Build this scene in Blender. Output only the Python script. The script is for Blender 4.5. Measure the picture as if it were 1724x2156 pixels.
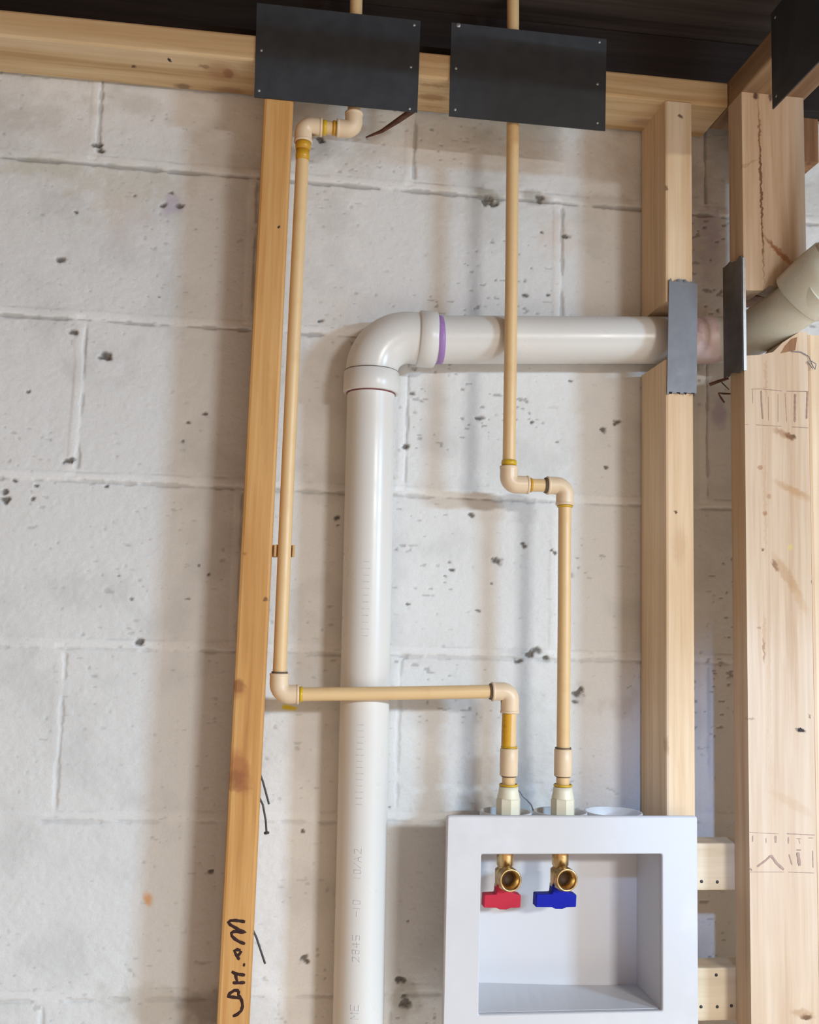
import bpy, math, random
import numpy as np
from mathutils import Vector, Matrix, Euler

# ---------------------------------------------------------------- clearing
for o in list(bpy.data.objects):
    bpy.data.objects.remove(o, do_unlink=True)
scene = bpy.context.scene
COL = scene.collection
# All lengths below are millimetres: x to the right along the block wall, y = 0 on the wall
# (negative towards the room), z measured from one bed joint that lies 1.95 m above the floor.
ZOFF = 1950.0
FLOOR = -1950.0
def W(x, y, z):
    return Vector((x / 1000.0, y / 1000.0, (z + ZOFF) / 1000.0))

# ---------------------------------------------------------------- camera
cam = bpy.data.cameras.new('camera')
camo = bpy.data.objects.new('camera', cam)
COL.objects.link(camo)
camo.location = W(250.34, -1281.49, -581.30)
camo.rotation_euler = (1.68492, -0.02662, -0.13383)
cam.sensor_fit = 'VERTICAL'
cam.sensor_height = 24.0
cam.lens = 2144.96 / 2156.0 * 24.0
cam.clip_start = 0.01
scene.camera = camo

# ---------------------------------------------------------------- world, windows, exposure
world = bpy.data.worlds.new('world')
scene.world = world
world.use_nodes = True
bg = world.node_tree.nodes['Background']
bg.inputs[0].default_value = (1.0, 0.66, 0.44, 1)
bg.inputs[1].default_value = 1.62

def area(name, loc, target, sx, sy, watts, color):
    l = bpy.data.lights.new(name, 'AREA')
    l.shape = 'RECTANGLE'; l.size = sx; l.size_y = sy
    l.energy = watts; l.color = color
    o = bpy.data.objects.new(name, l); COL.objects.link(o)
    o.location = loc
    d = (target - loc)
    o.rotation_euler = d.to_track_quat('-Z', 'Y').to_euler()
    return o
# daylight windows on the far side of the room, to the right of the photographer; sky light
# comes down through them, so they face steeply downwards
def window(x, sx, watts, color):
    p = W(x, -3000, 90)
    area('window_light', p, p + Vector((-(x + 100) / 3000.0 * 0.10, 0.10, -1.0)), sx, 0.42, watts, color)
window(3570, 0.50, 630, (0.48, 0.74, 1.0))
window(1740, 0.45, 243, (0.93, 0.95, 0.93))
# added blue spot lamp, brightens the gap at the corner; no window there
sp = bpy.data.lights.new('added_corner_spot', 'SPOT')
sp.energy = 135; sp.color = (0.38, 0.60, 1.0); sp.spot_size = math.radians(15); sp.spot_blend = 1.0; sp.shadow_soft_size = 0.04
so = bpy.data.objects.new('added_corner_spot', sp); COL.objects.link(so)
so.location = W(560, -1700, 60)
so.rotation_euler = (W(850, 0, -830) - so.location).to_track_quat('-Z', 'Y').to_euler()

scene.view_settings.view_transform = 'Standard'
scene.view_settings.look = 'None'
scene.view_settings.exposure = -1.0
scene.view_settings.gamma = 1.0
scene.view_settings.use_curve_mapping = False

# ---------------------------------------------------------------- measured data
HAND=[
   [(234.9, -910.5), (229.9, -909.6), (223.7, -908.8), (218.4, -909.1), (216.6, -910.6), (218.6, -913.4), (223.4, -916.1), (229.1, -919.2), (235.7, -922.0), (229.2, -921.3), (223.0, -920.7), (220.3, -922.4), (221.0, -925.5), (224.6, -928.8), (229.7, -931.9), (236.0, -934.1)] ,
   [(231.3, -940.9), (227.6, -940.0), (224.5, -941.4), (225.9, -944.2), (227.9, -947.8), (230.8, -943.9), (232.3, -941.5)] ,
   [(227.9, -947.8), (230.5, -950.8)] ,
   [(234.5, -956.3), (237.0, -956.6)] ,
   [(222.5, -963.3), (225.6, -965.1), (230.6, -966.4), (237.4, -967.4)] ,
   [(226.9, -966.0), (227.7, -970.2), (229.1, -973.8)] ,
   [(224.2, -975.2), (231.0, -975.4), (237.8, -975.2)] ,
   [(231.4, -983.4), (226.4, -983.3), (221.7, -986.2), (219.7, -989.7), (224.9, -990.4), (229.9, -991.1), (234.2, -991.8), (231.0, -988.2), (231.4, -983.4)] ,
   [(233.6, -991.2), (235.3, -995.4), (236.1, -1000.2), (234.8, -1004.9), (230.7, -1008.7), (225.9, -1010.6)] ,
]
PITS=[
(31.2, -252.4, 6.6),(27.9, -255.1, 4.2),(37.1, -256.3, 3.0),(-4.5, -388.0, 4.8),(-31.4, -132.5, 4.2),(-75.5, -438.7, 5.4),(-78.3, -429.5, 3.6),(-67.1, -415.0, 3.0),(-41.2, -419.7, 3.0),(92.9, -605.0, 4.8),(-15.7, -70.4, 3.0),(91.9, -52.6, 3.6),(111.5, -51.0, 4.2),(99.9, -35.5, 3.0),(417.8, -278.5, 4.2),(412.3, -348.6, 4.8),(511.9, -8.8, 7.8),(521.7, -13.3, 5.4),(583.5, -1.4, 5.4),(296.9, -190.6, 3.6),(325.9, -444.3, 3.6),(328.6, -453.3, 2.4),(533.2, -491.7, 4.8),(528.2, -488.9, 3.0),(497.9, -434.2, 3.6),(471.4, -495.1, 2.4),(474.7, -505.3, 3.0),(467.5, -513.4, 2.4),(526.3, -520.6, 2.4),(578.6, -609.8, 5.4),(586.6, -604.8, 4.8),(600.5, -613.6, 3.6),(563.2, -618.6, 3.6),(420.8, -550.4, 3.0),(641.6, -657.8, 5.4),(647.8, -652.9, 4.2),(638.5, -668.6, 3.6),(621.5, -51.6, 4.2),(588.6, -47.6, 3.0),(598.1, -133.7, 3.0),(565.7, -137.3, 3.6),(693.9, -301.2, 3.6),(674.4, -313.1, 4.2),(677.9, -363.8, 3.0),(430.1, -936.6, 2.4),(298.2, -829.5, 3.0),(422.6, -1004.2, 4.8),(430.9, -1031.9, 5.4),(427.8, -1025.2, 3.6),(305.6, -978.1, 4.2),(308.6, -982.0, 3.0),(-58.9, -304.2, 3.0),(-8.9, -225.8, 3.6),(54.7, -42.5, 2.4),(191.2, -877.1, 3.6),(403.9, -800.9, 2.4),(628.5, -249.7, 3.0),(611.3, -332.3, 2.4),(507.9, -306.2, 3.6),(577.7, -308.7, 3.0),(690.7, -304.6, 3.0),(5.1, 20.9, 4.8),(8.5, 13.0, 4.2),(567.3, -468.4, 3.0),(570.4, -471.4, 3.0),(605.2, -475.0, 3.0),(610.3, -478.5, 3.0),(509.6, -555.6, 3.0),(92.4, -172.8, 1.8),(-57.8, -303.6, 2.4),(286.0, 56.8, 4.2),(288.6, 52.4, 3.6),(217.3, -770.7, 1.8),(171.3, -521.5, 3.0),(159.2, -510.2, 2.4),(131.2, -356.8, 2.4),(78.8, -554.8, 2.4),(63.0, -526.3, 2.4),(135.8, -332.4, 3.0),(156.9, -320.4, 3.0),(146.9, -552.7, 2.4),(40.8, -416.6, 3.0),(-43.5, -436.2, 3.0)
]
STAINS=[
   (37.3, -26.9, 90.0, 27.0, 0.35, (0.52, 0.47, 0.33)) ,
   (36.3, -61.7, 36.0, 30.0, 0.5, (0.62, 0.54, 0.42)) ,
   (49.1, -79.5, 33.0, 48.0, 0.35, (0.64, 0.58, 0.58)) ,
   (101.9, -49.9, 13.2, 24.0, 0.6, (0.45, 0.38, 0.52)) ,
   (-27.2, 21.1, 30.0, 36.0, 0.3, (0.6, 0.55, 0.5)) ,
   (-77.1, -15.0, 72.0, 18.0, 0.4, (0.45, 0.44, 0.3)) ,
   (118.9, -906.3, 7.2, 9.6, 0.8, (0.75, 0.36, 0.12)) ,
   (275.7, -682.3, 8.4, 3.6, 1, (0.72, 0.58, 0.02)) ,
   (515.1, -5.2, 27.0, 13.2, 0.7, (0.3, 0.27, 0.2)) ,
   (580.2, 0.3, 24.0, 10.8, 0.6, (0.35, 0.3, 0.25)) ,
   (669.5, 1.2, 48.0, 12.0, 0.4, (0.42, 0.4, 0.35)) ,
   (502.6, -29.4, 24.0, 60.0, 0.15, (0.6, 0.55, 0.5)) ,
   (575.5, -609.9, 30.0, 9.6, 0.35, (0.4, 0.42, 0.42)) ,
   (643.5, -660.8, 13.2, 18.0, 0.4, (0.45, 0.42, 0.45)) ,
   (701.6, -674.8, 30.0, 24.0, 0.3, (0.5, 0.4, 0.35)) ,
   (427.8, -1022.5, 18.0, 30.0, 0.5, (0.38, 0.34, 0.27)) ,
   (130.0, -1030.1, 60.0, 24.0, 0.5, (0.5, 0.48, 0.42)) ,
   (190.3, -1031.3, 36.0, 30.0, 0.5, (0.25, 0.24, 0.23)) ,
   (825.0, -23.2, 18.0, 48.0, 0.45, (0.52, 0.45, 0.62)) ,
   (833.2, -282.0, 9.6, 24.0, 0.5, (0.4, 0.33, 0.5)) ,
   (821.2, -77.6, 15.0, 36.0, 0.4, (0.55, 0.5, 0.62)) ,
   (324.0, -178.6, 36.0, 36.0, 0.15, (0.6, 0.5, 0.4)) ,
   (494.2, 69.5, 90.0, 24.0, 0.25, (0.6, 0.5, 0.42)) ,
   (592.6, 58.4, 72.0, 36.0, 0.3, (0.62, 0.52, 0.44)) ,
   (659.1, 64.4, 54.0, 42.0, 0.3, (0.5, 0.42, 0.36)) ,
   (613.6, -53.5, 36.0, 27.0, 0.3, (0.66, 0.48, 0.38)) ,
   (583.9, -776.9, 4.8, 18.0, 0.4, (0.5, 0.55, 0.7)) ,
   (-2.1, -816.1, 36.0, 4.8, 0.35, (0.6, 0.62, 0.66)) ,
   (823.4, -678.9, 12.0, 120.0, 0.25, (0.55, 0.62, 0.8)) ,
]
LEFT_MARKS =[
   (214.8, -651.7, 9.0, 9.0, 0, 0.85, (0.25, 0.09, 0.03)) ,
   (210.7, -655.5, 16.8, 12.3, 0, 0.5, (0.4, 0.18, 0.06)) ,
   (221.8, -747.0, 13.4, 28.0, 0.3, 0.75, (0.36, 0.13, 0.05)) ,
   (216.9, -754.9, 12.3, 12.3, 0, 0.6, (0.25, 0.09, 0.04)) ,
   (220.0, -765.4, 16.8, 4.5, 0, 0.5, (0.3, 0.12, 0.05)) ,
   (242.3, -552.0, 3.4, 3.4, 0, 1, (0.1, 0.03, 0.02)) ,
   (239.2, -104.2, 2.5, 2.8, 0, 1, (0.03, 0.02, 0.02)) ,
   (226.4, -485.4, 5.6, 67.2, 0.03, 0.25, (0.5, 0.25, 0.08)) ,
   (233.6, -333.5, 6.7, 89.6, 0.04, 0.3, (0.5, 0.26, 0.09)) ,
   (216.1, -499.6, 2.8, 2.8, 0, 0.6, (0.3, 0.12, 0.04)) ,
   (241.0, -572.8, 6.7, 50.4, 0.03, 0.3, (0.6, 0.32, 0.1)) ,
   (230.1, -930.3, 2.8, 1.7, 0, 0.5, (0.25, 0.12, 0.06)) ,
]
RIGHT_MARKS =[
   (745.6, 84.7, 3.4, 3.9, 0, 0.9, (0.15, 0.08, 0.05)) ,
   (715.6, 73.4, 2.8, 5.0, 0, 0.7, (0.15, 0.08, 0.05)) ,
   (736.9, -430.3, 2.2, 2.8, 0, 1, (0.12, 0.06, 0.04)) ,
   (726.9, -13.0, 2.2, 3.4, 0, 0.8, (0.2, 0.1, 0.05)) ,
   (742.3, -471.8, 11.2, 28.0, 0, 0.2, (0.35, 0.16, 0.06)) ,
   (725.9, -712.3, 2.8, 11.2, 0, 0.4, (0.35, 0.16, 0.06)) ,
]
CORNER_MARKS =[
   (868.0, -334.9, 9.5, 3.9, -0.35, 1, (0.08, 0.035, 0.02)) ,
   (860.6, -333.0, 16.8, 5.6, -0.4, 0.6, (0.35, 0.17, 0.07)) ,
   (868.7, -400.5, 28.0, 5.0, -0.4, 0.45, (0.45, 0.24, 0.1)) ,
   (877.8, -406.0, 22.4, 6.7, -0.4, 0.35, (0.5, 0.28, 0.12)) ,
   (831.1, -475.4, 2.8, 2.8, 0, 0.9, (0.25, 0.12, 0.05)) ,
   (847.1, -493.7, 9.0, 3.4, -1.0, 0.8, (0.22, 0.1, 0.05)) ,
   (860.9, -504.7, 30.8, 7.8, -0.95, 0.5, (0.45, 0.25, 0.11)) ,
   (875.6, -529.8, 28.0, 6.7, -1.1, 0.35, (0.5, 0.3, 0.13)) ,
   (832.6, -579.1, 2.8, 33.6, 0, 0.35, (0.45, 0.25, 0.12)) ,
   (831.2, -596.0, 1.7, 16.8, 0, 0.6, (0.3, 0.15, 0.08)) ,
   (834.9, -413.6, 2.2, 84.0, 0, 0.25, (0.45, 0.25, 0.12)) ,
   (876.3, -688.5, 7.3, 2.2, -0.1, 1, (0.03, 0.02, 0.02)) ,
   (877.4, -1011.6, 7.8, 3.4, -0.1, 1, (0.03, 0.02, 0.02)) ,
   (872.8, -1008.4, 16.8, 5.6, -0.2, 0.5, (0.4, 0.22, 0.1)) ,
   (835.3, -23.6, 1.8, 131.6, 0.02, 0.95, (0.2, 0.1, 0.05)) ,
   (861.1, -104.9, 25.2, 4.5, -0.72, 0.8, (0.42, 0.18, 0.07)) ,
   (851.9, -96.4, 22.4, 2.8, -0.8, 0.7, (0.3, 0.13, 0.05)) ,
   (818.7, 9.3, 16.8, 1.7, 0.5, 0.4, (0.35, 0.2, 0.1)) ,
   (839.8, -410.5, 3.4, 3.4, 0, 0.5, (0.35, 0.16, 0.06)) ,
   (834.7, -431.0, 2.8, 3.4, 0, 0.7, (0.35, 0.16, 0.06)) ,
   (829.4, -376.1, 3.4, 4.5, 0, 0.6, (0.35, 0.16, 0.06)) ,
   (901.5, -359.8, 2.2, 2.2, 0, 0.9, (0.05, 0.03, 0.03)) ,
   (896.0, -510.4, 2.8, 6.7, -0.3, 0.8, (0.1, 0.08, 0.07)) ,
   (838.2, -266.7, 2.2, 33.6, 0, 0.3, (0.35, 0.16, 0.06)) ,
   (862.4, -771.9, 33.6, 6.7, -0.5, 0.3, (0.5, 0.32, 0.18)) ,
   (825.6, -569.2, 3.4, 2.2, 0, 0.5, (0.35, 0.16, 0.06)) ,
   (813.6, -675.7, 5.0, 1.7, 0.1, 0.6, (0.3, 0.2, 0.15)) ,
   (886.8, -671.8, 2.2, 2.2, 0, 0.7, (0.2, 0.1, 0.06)) ,
   (866.3, -471.8, 4.5, 4.5, 0, 0.35, (0.7, 0.62, 0.1)) ,
   (837.3, -668.1, 2.8, 168.0, 0, 0.2, (0.5, 0.3, 0.15)) ,
   (839.5, 147.3, 4.5, 2.2, 0.9, 0.9, (0.03, 0.02, 0.02)) ,
   (829.3, 101.6, 3.9, 7.8, 0, 0.9, (0.08, 0.04, 0.03)) ,
   (849.7, 100.4, 3.4, 7.8, 0, 0.8, (0.1, 0.05, 0.04)) ,
]
TOP_MARKS=[
   (97.8, -71.9, 2.8, 5.5, 0, 1, (0.05, 0.03, 0.03)) ,
   (52.2, -48.5, 2.8, 4.4, 0, 0.9, (0.12, 0.05, 0.04)) ,
   (139.1, -64.3, 7.8, 5.5, 0.2, 0.6, (0.25, 0.13, 0.07)) ,
   (167.7, -52.9, 6.7, 12.1, 0, 0.7, (0.25, 0.1, 0.05)) ,
   (159.1, -56.9, 22.4, 24.2, 0, 0.5, (0.45, 0.22, 0.12)) ,
   (108.7, -11.2, 12.3, 8.8, -0.1, 0.7, (0.2, 0.12, 0.08)) ,
   (165.9, -9.9, 25.2, 12.1, -0.1, 0.55, (0.3, 0.17, 0.1)) ,
   (428.6, -42.7, 22.4, 9.9, 0, 0.55, (0.32, 0.13, 0.04)) ,
   (424.0, -71.4, 22.4, 5.5, 0, 0.5, (0.32, 0.13, 0.04)) ,
   (432.3, -18.8, 22.4, 4.4, 0, 0.4, (0.35, 0.15, 0.05)) ,
   (721.8, -30.4, 28.0, 11.0, 0, 0.4, (0.3, 0.16, 0.1)) ,
   (21.4, -3.4, 22.4, 8.8, 0, 0.25, (0.4, 0.25, 0.12)) ,
]
STAMP_UP =[
  ( [(819.4, -279.4), (830.5, -278.3), (858.9, -279.3)] , 0.68 ),
  ( [(865.1, -279.2), (893.7, -278.0)] , 0.68 ),
  ( [(824.4, -323.4), (857.2, -323.6)] , 0.55 ),
  ( [(871.4, -323.3), (892.8, -323.6)] , 0.68 ),
  ( [(810.8, -323.6), (815.3, -323.7)] , 0.41 ),
  ( [(820.9, -280.3), (821.2, -296.8)] , 0.41 ),
  ( [(832.0, -280.6), (832.3, -296.2), (833.6, -315.6)] , 1.54 ),
  ( [(876.2, -282.0), (875.1, -317.3)] , 2.05 ),
  ( [(892.2, -278.1), (890.5, -312.5)] , 1.71 ),
  ( [(853.8, -283.3), (853.3, -318.4)] , 0.55 ),
  ( [(863.0, -281.8), (864.4, -317.8)] , 0.55 ),
  ( [(841.1, -286.9), (841.1, -317.1)] , 0.41 ),
]
STAMP_LOW =[
  ( [(808.6, -805.7), (846.4, -807.6)] , 0.44 ),
  ( [(856.5, -807.3), (891.6, -808.9)] , 0.75 ),
  ( [(808.7, -850.4), (852.8, -850.6)] , 0.44 ),
  ( [(857.5, -850.7), (889.6, -851.9)] , 0.62 ),
  ( [(842.8, -809.5), (842.7, -817.6)] , 2.05 ),
  ( [(858.5, -811.1), (858.4, -818.7)] , 1.37 ),
  ( [(868.3, -813.0), (874.2, -813.0)] , 0.68 ),
  ( [(871.2, -813.3), (872.9, -818.7)] , 0.68 ),
  ( [(883.2, -812.2), (889.2, -812.2)] , 0.68 ),
  ( [(814.5, -809.5), (814.4, -816.5)] , 1.03 ),
  ( [(830.9, -812.2), (830.9, -817.6)] , 0.85 ),
  ( [(819.3, -844.6), (830.6, -837.1), (836.6, -831.7)] , 1.71 ),
  ( [(836.6, -831.7), (844.1, -841.4), (852.2, -847.9)] , 2.39 ),
  ( [(868.0, -825.8), (874.0, -825.8)] , 1.03 ),
  ( [(869.8, -828.5), (871.9, -843.7)] , 3.08 ),
  ( [(859.0, -830.7), (862.4, -842.6)] , 1.37 ),
  ( [(888.3, -826.4), (888.5, -845.9)] , 1.03 ),
  ( [(809.9, -845.6), (813.4, -848.9)] , 1.37 ),
]
NAILS_A = [(396.3, 170.4), (208.8, 116.9), (393.6, 114.6), (393.3, 59.6), (208.2, 64.7)]
NAILS_B = [(452.4, 176.5), (636.3, 173.4), (450.6, 118.6), (450.6, 64.0), (634.5, 64.1), (634.2, 116.4)]
BLOCKN= [(768.5, -869.9), (788.1, -870.6), (767.0, -1011.8), (786.9, -1012.2), (804.5, -1011.5), (786.0, -976.5)]

# ---------------------------------------------------------------- materials
class NT:
    def __init__(s, name):
        s.m = bpy.data.materials.new(name); s.m.use_nodes = True
        s.t = s.m.node_tree; s.n = s.t.nodes; s.l = s.t.links
        s.bsdf = s.n['Principled BSDF']
    def node(s, typ, **kw):
        n = s.n.new(typ)
        for k, v in kw.items(): setattr(n, k, v)
        return n
    def link(s, a, b): s.l.new(a, b)
    def val(s, sock, v):
        if isinstance(v, (int, float)): sock.default_value = v
        elif isinstance(v, (tuple, list)):
            sock.default_value = tuple(v) + ((1,) if len(v) == 3 and len(sock.default_value) == 4 else ())
        else: s.link(v, sock)
    def coord(s): return s.node('ShaderNodeTexCoord').outputs['Object']
    def mapping(s, vec, loc=(0, 0, 0), rot=(0, 0, 0), scale=(1, 1, 1), typ='POINT'):
        n = s.node('ShaderNodeMapping', vector_type=typ)
        s.link(vec, n.inputs['Vector'])
        n.inputs['Location'].default_value = loc; n.inputs['Rotation'].default_value = rot; n.inputs['Scale'].default_value = scale
        return n.outputs[0]
    def noise(s, vec, scale, detail=3, rough=0.55, dist=0.0):
        n = s.node('ShaderNodeTexNoise')
        s.link(vec, n.inputs['Vector']); n.inputs['Scale'].default_value = scale
        n.inputs['Detail'].default_value = detail; n.inputs['Roughness'].default_value = rough; n.inputs['Distortion'].default_value = dist
        return n
    def ramp(s, fac, stops):
        n = s.node('ShaderNodeValToRGB'); s.link(fac, n.inputs[0])
        while len(n.color_ramp.elements) < len(stops): n.color_ramp.elements.new(0.5)
        for e, (p, c) in zip(n.color_ramp.elements, stops):
            e.position = p; e.color = tuple(c) + (1,) if len(c) == 3 else c
        return n.outputs[0]
    def mix(s, fac, a, b, mode='MIX'):
        n = s.node('ShaderNodeMix', data_type='RGBA', blend_type=mode)
        s.val(n.inputs[0], fac); s.val(n.inputs[6], a); s.val(n.inputs[7], b)
        return n.outputs[2]
    def maprange(s, v, a, b, c=0.0, d=1.0, smooth=True):
        n = s.node('ShaderNodeMapRange')
        if smooth: n.interpolation_type = 'SMOOTHSTEP'
        s.link(v, n.inputs[0])
        for i, x in enumerate((a, b, c, d)): n.inputs[1 + i].default_value = x
        return n.outputs[0]
    def math(s, op, a, b=0.0):
        n = s.node('ShaderNodeMath', operation=op); s.val(n.inputs[0], a); s.val(n.inputs[1], b)
        return n.outputs[0]
    def vmath(s, op, a, b=None):
        n = s.node('ShaderNodeVectorMath', operation=op); s.val(n.inputs[0], a)
        if b is not None: s.val(n.inputs[1], b)
        return n
    def bump(s, h, strength=0.3, dist=0.001):
        n = s.node('ShaderNodeBump'); s.link(h, n.inputs['Height'])
        n.inputs['Strength'].default_value = strength; n.inputs['Distance'].default_value = dist
        s.link(n.outputs[0], s.bsdf.inputs['Normal'])

def wood(name, dark, mid, light, axis='z', seed=0.0, marks=(), base=None, plane_y=0.0, rough=0.62, grain=1.0, under=False):
    """Sawn softwood: long grain streaks, faint growth figure, and knots / checks / stains at given places."""
    t = NT(name)
    co = t.coord()
    sc = {'z': (1, 1, 0.035), 'x': (0.035, 1, 1), 'y': (1, 0.035, 1)}[axis]
    seedv = t.vmath('ADD', co, (seed, seed * 0.7, seed * 1.3)).outputs[0]
    warp = t.noise(seedv, 7, 2)
    wv = t.vmath('SCALE', warp.outputs['Color']); wv.inputs[3].default_value = 0.006
    vec = t.vmath('ADD', seedv, wv.outputs[0]).outputs[0]
    g = t.mapping(vec, scale=sc)
    n1 = t.noise(g, 170 * grain, 4, 0.6)
    n2 = t.noise(g, 42 * grain, 2, 0.5)
    n3 = t.noise(seedv, 5, 2, 0.5)
    f = t.math('ADD', t.math('MULTIPLY', n1.outputs[0], 0.4), t.math('MULTIPLY', n2.outputs[0], 0.6))
    c = t.ramp(f, [(0.36, dark), (0.50, mid), (0.64, light)])
    c = t.mix(t.maprange(n3.outputs[0], 0.4, 0.75, 0.0, 0.35), c, dark)
    if marks:
        # marks are given in wall millimetres; object coordinates start at the board's own base
        mw = t.noise(seedv, 160, 3, 0.6)
        mwv = t.vmath('SCALE', t.vmath('SUBTRACT', mw.outputs['Color'], (0.5, 0.5, 0.5)).outputs[0]); mwv.inputs[3].default_value = 0.009
        mco = t.vmath('ADD', co, mwv.outputs[0]).outputs[0]
        for (x, z, ra, rb, rot, s_, colr) in marks:
            if under:       # marks on the underside: x, y at height plane_y
                q = t.mapping(mco, loc=W(x, z, plane_y) - base, rot=(0, 0, rot), scale=(ra / 1000, rb / 1000, 0.012), typ='TEXTURE')
            else:
                q = t.mapping(mco, loc=W(x, plane_y, z) - base, rot=(0, -rot, 0), scale=(ra / 1000, 0.012, rb / 1000), typ='TEXTURE')
            L = t.vmath('LENGTH', q).outputs['Value']
            c = t.mix(t.maprange(L, 1.15, 0.45, 0.0, s_), c, colr)
    t.link(c, t.bsdf.inputs['Base Color'])
    t.bsdf.inputs['Roughness'].default_value = rough
    t.bsdf.inputs['Specular IOR Level'].default_value = 0.25
    t.bump(n1.outputs[0], 0.25, 0.0008)
    return t.m

def plastic(name, col, rough=0.32, dirt=None, dirt_amt=0.3, scale=30, spec=0.5):
    t = NT(name); co = t.coord()
    n = t.noise(co, scale, 4, 0.6)
    c2 = dirt or tuple(x * 0.85 for x in col)
    c = t.mix(t.maprange(n.outputs[0], 0.5, 0.75, 0.0, dirt_amt), col, c2)
    t.link(c, t.bsdf.inputs['Base Color'])
    r = t.maprange(n.outputs[0], 0.3, 0.7, rough, rough + 0.12)
    t.link(r, t.bsdf.inputs['Roughness'])
    t.bsdf.inputs['Specular IOR Level'].default_value = spec
    return t.m

def metal(name, col, rough=0.4, metallic=1.0, scale=60, var=0.3):
    t = NT(name); co = t.coord()
    n = t.noise(co, scale, 4, 0.6)
    c = t.mix(t.maprange(n.outputs[0], 0.35, 0.7, 0.0, 1.0), tuple(x * (1 - var) for x in col), col)
    t.link(c, t.bsdf.inputs['Base Color'])
    t.bsdf.inputs['Metallic'].default_value = metallic
    t.link(t.maprange(n.outputs[0], 0.3, 0.7, rough, rough + 0.15), t.bsdf.inputs['Roughness'])
    return t.m

def flat(name, col, rough=0.8):
    t = NT(name); co = t.coord()
    n = t.noise(co, 300, 2, 0.5)
    c = t.mix(t.maprange(n.outputs[0], 0.3, 0.7, 0.0, 0.35), col, tuple(min(1, x * 1.6 + 0.01) for x in col))
    t.link(c, t.bsdf.inputs['Base Color']); t.bsdf.inputs['Roughness'].default_value = rough
    t.bsdf.inputs['Specular IOR Level'].default_value = 0.2
    return t.m

M_PVC = plastic('white_pvc', (0.72, 0.70, 0.67), 0.26, (0.70, 0.64, 0.56), 0.25, 18)
M_PVC_STAIN = plastic('primer_stained_pvc', (0.62, 0.48, 0.46), 0.4, (0.36, 0.20, 0.30), 0.9, 40)
M_PVC_GREY = plastic('grey_white_pvc', (0.66, 0.65, 0.56), 0.22, (0.58, 0.55, 0.40), 0.6, 14)
M_CPVC = plastic('cream_cpvc', (0.76, 0.525, 0.27), 0.35, (0.62, 0.36, 0.13), 0.45, 22)
M_CPVC_FIT = plastic('cream_fitting', (0.79, 0.61, 0.42), 0.32, (0.70, 0.50, 0.30), 0.3, 40)
M_ADAPT = plastic('ivory_fitting', (0.80, 0.76, 0.60), 0.35, (0.72, 0.66, 0.46), 0.3, 60)
M_GLUE = plastic('yellow_solvent_cement', (0.66, 0.42, 0.02), 0.25, (0.45, 0.24, 0.01), 0.8, 120)
M_AMBER = plastic('amber_solvent_cement', (0.62, 0.33, 0.02), 0.25, (0.50, 0.20, 0.01), 0.8, 120)
M_PURPLE = plastic('purple_primer', (0.36, 0.20, 0.48), 0.4, (0.52, 0.36, 0.60), 0.9, 70)
M_MAROON = flat('maroon_primer_line', (0.20, 0.07, 0.08), 0.5)
M_SEAM = flat('grimy_seam', (0.14, 0.11, 0.09), 0.8)
M_BOX = plastic('white_box_plastic', (0.62, 0.62, 0.645), 0.38, (0.74, 0.73, 0.78), 0.4, 12)
M_BRASS = metal('brass', (0.80, 0.56, 0.27), 0.24, 1.0, 90, 0.25)
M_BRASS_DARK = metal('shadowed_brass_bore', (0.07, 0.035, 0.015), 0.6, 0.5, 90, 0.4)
M_RED = plastic('red_handle_plastic', (0.50, 0.022, 0.05), 0.5, (0.40, 0.018, 0.035), 0.5, 40, 0.2)
M_BLUE = plastic('blue_handle_plastic', (0.005, 0.012, 0.36), 0.5, (0.004, 0.010, 0.24), 0.5, 40, 0.15)
M_SHEET = metal('black_sheet_metal', (0.050, 0.054, 0.062), 0.5, 0.2, 40, 0.15)
M_GALV = metal('galvanised_steel', (0.20, 0.20, 0.215), 0.47, 0.9, 50, 0.25)
M_NAIL = metal('nail_steel', (0.55, 0.55, 0.55), 0.4, 0.8, 80, 0.3)
M_DARKNAIL = metal('dark_nail_steel', (0.10, 0.095, 0.11), 0.5, 0.6, 80, 0.3)
M_INK = flat('black_marker_ink', (0.035, 0.014, 0.012), 0.7)
M_STAMP = flat('faded_stamp_ink', (0.36, 0.24, 0.19), 0.85)
M_PRINT = flat('pale_grey_pipe_print', (0.50, 0.50, 0.53), 0.6)
M_STRING = flat('grey_blue_string', (0.16, 0.18, 0.24), 0.9)
M_SLIVER = wood('dark_brown_splinter', (0.06, 0.025, 0.015), (0.13, 0.06, 0.04), (0.2, 0.1, 0.07), 'x', 3.1)

# ---------------------------------------------------------------- mesh builder
def smooth_frames(pts):
    P = [Vector(p) for p in pts]
    T = []
    for i in range(len(P)):
        a = P[max(0, i - 1)]; b = P[min(len(P) - 1, i + 1)]
        T.append((b - a).normalized())
    ref = Vector((0, -1, 0)) if abs(T[0].y) < 0.9 else Vector((0, 0, 1))
    n = (ref - T[0] * ref.dot(T[0])).normalized()
    F = []
    for t in T:
        n = (n - t * n.dot(t)).normalized()
        F.append((n, t.cross(n)))
    return P, T, F

def arc(p0, c, p1, R, n=10):
    """polyline p0 -> p1 whose corner at c is rounded with radius R"""
    p0, c, p1 = Vector(p0), Vector(c), Vector(p1)
    a = (p0 - c).normalized(); b = (p1 - c).normalized()
    ang = a.angle(b); d = R / math.tan(ang / 2)
    s = c + a * d; e = c + b * d
    ctr = c + (a + b).normalized() * (R / math.sin(ang / 2))
    out = [p0]
    va, vb = s - ctr, e - ctr
    tot = va.angle(vb); axis = va.cross(vb).normalized()
    for i in range(n + 1):
        out.append(ctr + Matrix.Rotation(tot * i / n, 3, axis) @ va)
    out.append(p1)
    return out

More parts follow.
